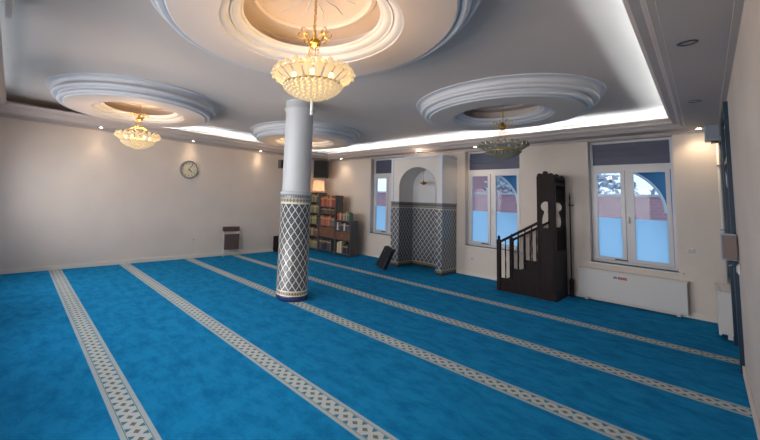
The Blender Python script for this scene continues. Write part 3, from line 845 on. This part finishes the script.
# lamp on the tall bookcase
lp = thing('table_lamp', 'small lamp with a warm lit cream shade standing on the tall bookcase', 'lamp', (-7.76,7.0,1.702))
bm = B(); lathe(bm, [(0,0),(.07,0),(.07,.012),(.02,.02),(.012,.05),(.02,.08),(.010,.10),(.008,.22),(0,.22)], 18); link('base', bm, brass_m, lp, smooth=True)
bm = B(); lathe(bm, [(.185,.055),(.155,.365),(.152,.365),(.182,.055),(.185,.055)], 32)
link('lamp_shade', bm, crystal('lamp_shade_fabric', (250,226,196), (255,206,156), .25, .0), lp, smooth=True)
bm = B(); ball(bm, (0,0,.25), .03, sq=(1,1,1.2)); link('bulb', bm, emit('lamp_bulb', (255,214,160), 10), lp, smooth=True)
# big black speaker box in the corner
bx = thing('corner_speaker', 'large black box speaker mounted high in the far corner above the bookcases', 'speaker', (-7.70,7.02,2.15), radians(42))
bm = B(); box(bm, -.22, .22, -.13, .15, 0, .53, bev=.012); link('cabinet', bm, black_m, bx)
bm = B(); box(bm, -.20, .20, -.142, -.131, .02, .51, bev=.004); link('grille', bm, mat('black_grille', (16,16,18), .8, bump=.4, bscale=300), bx)
bm = B(); box(bm, -.03, .03, .15, .42, .22, .28); box(bm, -.07, .07, .41, .43, .15, .35); link('bracket', bm, black_m, bx)

# black case leaning by the niche
bc = thing('leaning_case', 'flat black case leaning over on the carpet by the tiled prayer niche', 'case', (-4.93,6.36,0), radians(-8))
mt = Matrix.Rotation(radians(27), 4, 'Y')
bm = B(); box(bm, 0, .17, -.08, .02, .0, .50, bev=.008, mtx=mt); 
link('case_body', bm, black_m, bc)
bm = B(); box(bm, .165, .21, -.075, .03, .0, .50, bev=.006, mtx=Matrix.Rotation(radians(24), 4, 'Y')); link('lid', bm, mat('worn_black_board', (48,44,48), .6, var=.2), bc)
bm = B(); tube(bm, [(.21,-.082,.30),(.23,-.10,.32),(.25,-.082,.36)], .006, 6); link('handle', bm, chrome_m, bc)
bc.location.z = .10; bc.scale = (1.2,1.2,1.0)

# ================================================================== RADIATORS
def radiator(label, loc, rz, W, H, z0, dp):
    t = thing('radiator', label, 'radiator', loc, rz)
    bm = B(); box(bm, 0, W, -dp, -dp+.022, z0, H, bev=.006); link('front_panel', bm, white_m, t)
    bm = B(); box(bm, 0, .02, -dp+.02, -.01, z0+.02, H, bev=.004); link('side_cover', bm, white_m, t)
    bm = B(); box(bm, W-.02, W, -dp+.02, -.01, z0+.02, H, bev=.004); link('side_cover', bm, white_m, t)
    bm = B(); box(bm, -.012, W+.012, -dp-.01, -.0, H, H+.022, bev=.005)
    for k in range(int(W/.05)-1): box(bm, .04+k*.05, .07+k*.05, -dp+.04, -.03, H+.021, H+.0245)
    link('top_grille', bm, white_m, t)
    bm = B(); box(bm, .02, W-.02, -.04, -.02, z0+.03, H-.02); link('back_panel', bm, grey_m, t)
    for x in (.10, W-.10):
        bm = B(); box(bm, x-.02, x+.02, -.07, -.03, 0, z0+.04); link('foot', bm, white_m, t)
    return t
radiator('long white radiator cover under the right back window', (-1.49,YB-.02,0), 0, 1.27, .50, .05, .11)
sk = thing('warning_sticker', 'small red and blue printed sticker on the front of the long white radiator', 'sticker', (-1.03,YB-.132,.415))
bm = B(); box(bm, 0, .045, -.0015, 0, -.002, .032); link('blue_symbol', bm, mat('sticker_blue', (104,112,150), .5), sk)
bm = B(); box(bm, .055, .165, -.0015, 0, -.004, .034); rd = link('red_field', bm, mat('sticker_red', (176,44,44), .5), sk)
bm = B()
x = .064
while x < .15:
    wl = random.choice((.010,.014,.018)); box(bm, x, x+wl, -.0025, -.0015, .011, .020); x += wl+.005
link('pale_print', bm, mat('sticker_print', (214,160,156), .5), rd)
radiator('short cream-topped radiator box at the right wall below the blue side window', (XC,YB-.15,0), -pi/2, .80, .55, .05, .14)

# ================================================================== CORNER ITEMS
sp_ = thing('corner_loudspeaker', 'grey box loudspeaker high in the right back corner above the pipe', 'speaker', (.105,7.30,2.525))
bm = B(); box(bm, -.075, .075, -.09, .09, 0, .32, bev=.012); link('cabinet', bm, grey_m, sp_)
bm = B(); box(bm, -.062, .062, -.097, -.089, .03, .29, bev=.003); link('grille', bm, mat('grey_grille', (136,144,156), .7), sp_)
bm = B(); box(bm, -.02, .05, -.05, .05, -.022, 0); link('mounting_foot', bm, black_m, sp_)
bm = B(); box(bm, -.02, .02, .09, .258, .10, .14); link('bracket', bm, black_m, sp_)
pp = thing('corner_pipe', 'thin white vertical pipe in the right back corner beside the blue frame', 'pipe', (.15,7.48,0))
bm = B(); tube(bm, [(0,0,0),(0,0,HS)], .018, 12); link('pipe', bm, white_m, pp)
for z in (.4,1.3,2.2):
    bm = B(); lathe(bm, [(.018,z-.012),(.026,z-.012),(.026,z+.012),(.018,z+.012)], 12); link('clip', bm, grey_m, pp)
dp_ = thing('dispenser_box', 'grey wall box with a brown side at the near edge of the blue door', 'dispenser', (XC-.005,DY0-.14,1.08))
bm = B(); box(bm, -.10, 0, -.10, .10, .0, .245, bev=.01); link('housing', bm, mat('dispenser_grey', (150,164,184), .4), dp_)
bm = B(); box(bm, -.095, -.005, -.112, -.099, .01, .235, bev=.004); link('side_plate', bm, mat('dispenser_brown', (112,96,92), .5), dp_)
bm = B(); box(bm, -.06, -.02, -.08, -.02, -.02, 0); link('nozzle', bm, black_m, dp_)
t = thing('notice_sheet', 'tilted white paper notice stuck high on the blue door', 'notice', (XC-.03,DY0+.26,1.88))
bm = B(); box(bm, -.004, -.002, -.11, .11, -.06, .06, mtx=Matrix.Rotation(radians(18), 4, 'X')); o = link('paper', bm, mat('notice_white', (216,222,230), .6), t)
t = thing('wall_switch', 'small cream switch on the right wall just before the blue door', 'switch', (XC,5.20,1.0))
bm = B(); box(bm, -.012, 0, -.045, .045, -.045, .045, bev=.004); link('switch_plate', bm, white_m, t)
bm = B(); box(bm, -.02, -.011, -.02, .02, -.03, .03, bev=.003); link('rocker', bm, mat('switch_grey',(190,186,182),.4), t)

# ================================================================== DOWNLIGHTS
on_m = emit('downlight_bulb', (255,226,190), 30)
off_m = mat('downlight_dark', (70,66,68), .3)
def downlight(loc, lit, label, power=6, aim=(0,0), spot=1.25):
    t = thing('downlight', label, 'downlight', (loc[0], loc[1], HS))
    bm = B(); lathe(bm, [(.032,-.001),(.034,-.007),(.052,-.006),(.056,-.001),(.032,-.001)], 24); link('trim_ring', bm, chrome_m if lit else off_m, t, smooth=True)
    bm = B(); lathe(bm, [(0,-.003),(.03,-.003),(.032,.0)], 20); link('bulb', bm, on_m if lit else grey_m, t)
    if lit:
        l = bpy.data.lights.new('downlight_lamp', 'SPOT'); l.energy = power; l.color = (1,.74,.48); l.spot_size = spot; l.spot_blend = 1.0; l.shadow_soft_size = .03
        lo = bpy.data.objects.new('downlight_lamp', l); COL.objects.link(lo); lo.parent = t; lo.location = (0,0,-.03)
        lo.rotation_euler = (aim[0], aim[1], 0)
    return t
downlight((-7.80,1.20), True, 'lit downlight over the left wall, left of the small chandelier', 5, (0,radians(6)), 1.5)
downlight((-7.86,3.08), True, 'lit downlight over the left wall above the round clock', 5, (0,radians(5)), 1.5)
downlight((-7.90,4.95), True, 'lit downlight over the left wall, beside the column', 5, (0,radians(4)), 1.5)
downlight((-.04,3.60), False, 'unlit downlight in the right soffit nearest the camera')
downlight((-.03,5.56), False, 'unlit downlight in the right soffit just before the blue door')
downlight((-.02,7.38), True, 'lit downlight in the right back corner beside the grey loudspeaker', 8, (0,0), 2.2)
downlight((-3.18,7.30), True, 'lit downlight in the back soffit left of the middle window', 8, (0,0), 2.2)
downlight((-4.45,7.20), True, 'lit downlight in the back soffit above the prayer niche', 12, (0,0), 2.6)
downlight((-7.2,7.35), True, 'lit downlight in the back soffit above the bookcases', 7, (0,0), 2.0)

# ================================================================== OUTSIDE
bm = B(); box(bm, -30, 20, YB+.34, 40, -.4, -.2); struct('ground_outside', bm, mat('outside_paving', (170,176,184), .9, var=.1, vscale=1))
bm = B(); box(bm, -30, 20, -20, YD-.4, -.4, -.2); struct('ground_outside', bm, mat('outside_paving', (120,124,128)))
def brick_mat():
    m = bpy.data.materials.new('red_brick'); m.use_nodes = True; t = m.node_tree; b = t.nodes['Principled BSDF']; b.inputs['Roughness'].default_value = .9
    co = t.nodes.new('ShaderNodeTexCoord'); mp = t.nodes.new('ShaderNodeMapping'); mp.inputs['Rotation'].default_value = (radians(90),0,0); br = t.nodes.new('ShaderNodeTexBrick')
    br.inputs['Color1'].default_value = lin((150,112,120)); br.inputs['Color2'].default_value = lin((138,104,114)); br.inputs['Mortar'].default_value = lin((150,130,136)); br.inputs['Scale'].default_value = 3  # outdoor haze put into the colours: red brick and mortar paled
    t.links.new(co.outputs['Object'], mp.inputs[0]); t.links.new(mp.outputs[0], br.inputs['Vector']); t.links.new(br.outputs[0], b.inputs['Base Color']); return m
brick_m = brick_mat()
gw = thing('garden_wall', 'long red brick wall seen outside through the back windows', 'wall', (0,0,0))
bm = B(); box(bm, -16, 4, 13.0, 13.2, -.2, 1.92); link('brickwork', bm, brick_m, gw)
bm = B(); box(bm, -16, 4, 12.96, 13.24, 1.92, 1.99); link('coping', bm, mat('coping_grey', (150,150,156), .8), gw)
def tree(label, loc, h, r):
    t = thing('leafy_tree', label, 'tree', loc, 0, 'trees outside')
    bm = B(); tube(bm, [(0,0,0),(.03,.02,h*.4),(0,0,h*.75)], [.09,.07,.03], 8)
    for k in range(5):
        a = 2*pi*k/5; tube(bm, [(0,0,h*.45),(r*.6*cos(a),r*.6*sin(a),h*.8)], [.04,.015], 6)
    link('trunk', bm, wood('bark_%d' % int(h*10), (86,74,66)), t)
    bm = B()
    for k in range(420):
        th = random.uniform(0, 2*pi); u_ = random.uniform(-1,1); q = random.uniform(.3,1)**.5
        c = Vector((r*q*cos(th)*math.sqrt(1-u_*u_), r*q*sin(th)*math.sqrt(1-u_*u_), h*.82+r*.75*q*u_))
        s_ = random.uniform(.07,.13); e1 = Vector((random.gauss(0,1),random.gauss(0,1),random.gauss(0,1))).normalized(); e2 = e1.orthogonal().normalized()
        bm.faces.new([bm.verts.new(c+e1*s_), bm.verts.new(c+e2*s_*.6), bm.verts.new(c-e1*s_), bm.verts.new(c-e2*s_*.6)])
    link('foliage', bm, mat('dusk_leaves', (136,150,162), .8, var=.25, vscale=3), t)
tree('bushy tree outside behind the brick wall, seen in the left pane of the right window', (-2.35,15.2,-.2), 2.9, .9)
tree('bushy tree outside, seen in the right pane of the right window', (-.3,14.6,-.2), 2.7, .8)
tree('grey-green tree outside, seen in the right pane of the middle window', (-5.1,15.0,-.2), 3.0, 1.0)
hs = thing('gabled_house', 'pinkish gabled house outside, seen through the middle back window', 'house', (-8.2,17.5,-.2))
bm = B(); prism(bm, [(-2.2,0),(2.2,0),(2.2,2.6),(0,4.4),(-2.2,2.6)], 'y', 0, 4); link('walls', bm, brick_m, hs)
bm = B(); prism(bm, [(-2.5,2.45),(0,4.5),(2.5,2.45),(2.5,2.6),(0,4.68),(-2.5,2.6)], 'y', -.2, 4.2); link('roof', bm, mat('roof_tile', (132,96,98), .8), hs)
for x in (-1.1,.9):
    bm = B(); box(bm, x-.4, x+.4, -.04, 0, 1.2, 2.3); link('window', bm, white_m, hs)
# blue arched canopy in front of the windows
fac_m = mat('blue_canopy_paint', (24,108,156), .5)
for i, (a, b_) in enumerate(WINS):
    cxx = (-1.20, -3.42, -6.10)[2-i] if False else (-6.20,-3.45,-1.20)[i]
    t = thing('arched_canopy', ('blue arched canopy outside the left back window','blue arched canopy outside the middle back window','blue arched canopy outside the right back window')[i], 'canopy', (cxx,8.30,0))
    bm = B(); R_ = .76; arc = [(R_*cos(pi*k/24), 1.50+.80*sin(pi*k/24)) for k in range(25)]
    prism(bm, [(1.02,1.46),(1.02,2.95),(-1.02,2.95),(-1.02,1.46),(-R_,1.46)]+list(reversed(arc))+[(R_,1.46)], 'y', 0, .06)
    link('arched_panel', bm, fac_m, t)
    bm = B(); tube(bm, [(R_*cos(pi*k/24), -.005, 1.50+.80*sin(pi*k/24)) for k in range(25)], .022, 6); link('arch_rim', bm, mat('canopy_rim_white', (196,214,228), .5), t)
    for x in (-.95,.95):
        bm = B(); box(bm, x-.02, x+.02, -.42, 0, 2.84, 2.90); link('wall_bracket', bm, fac_m, t)
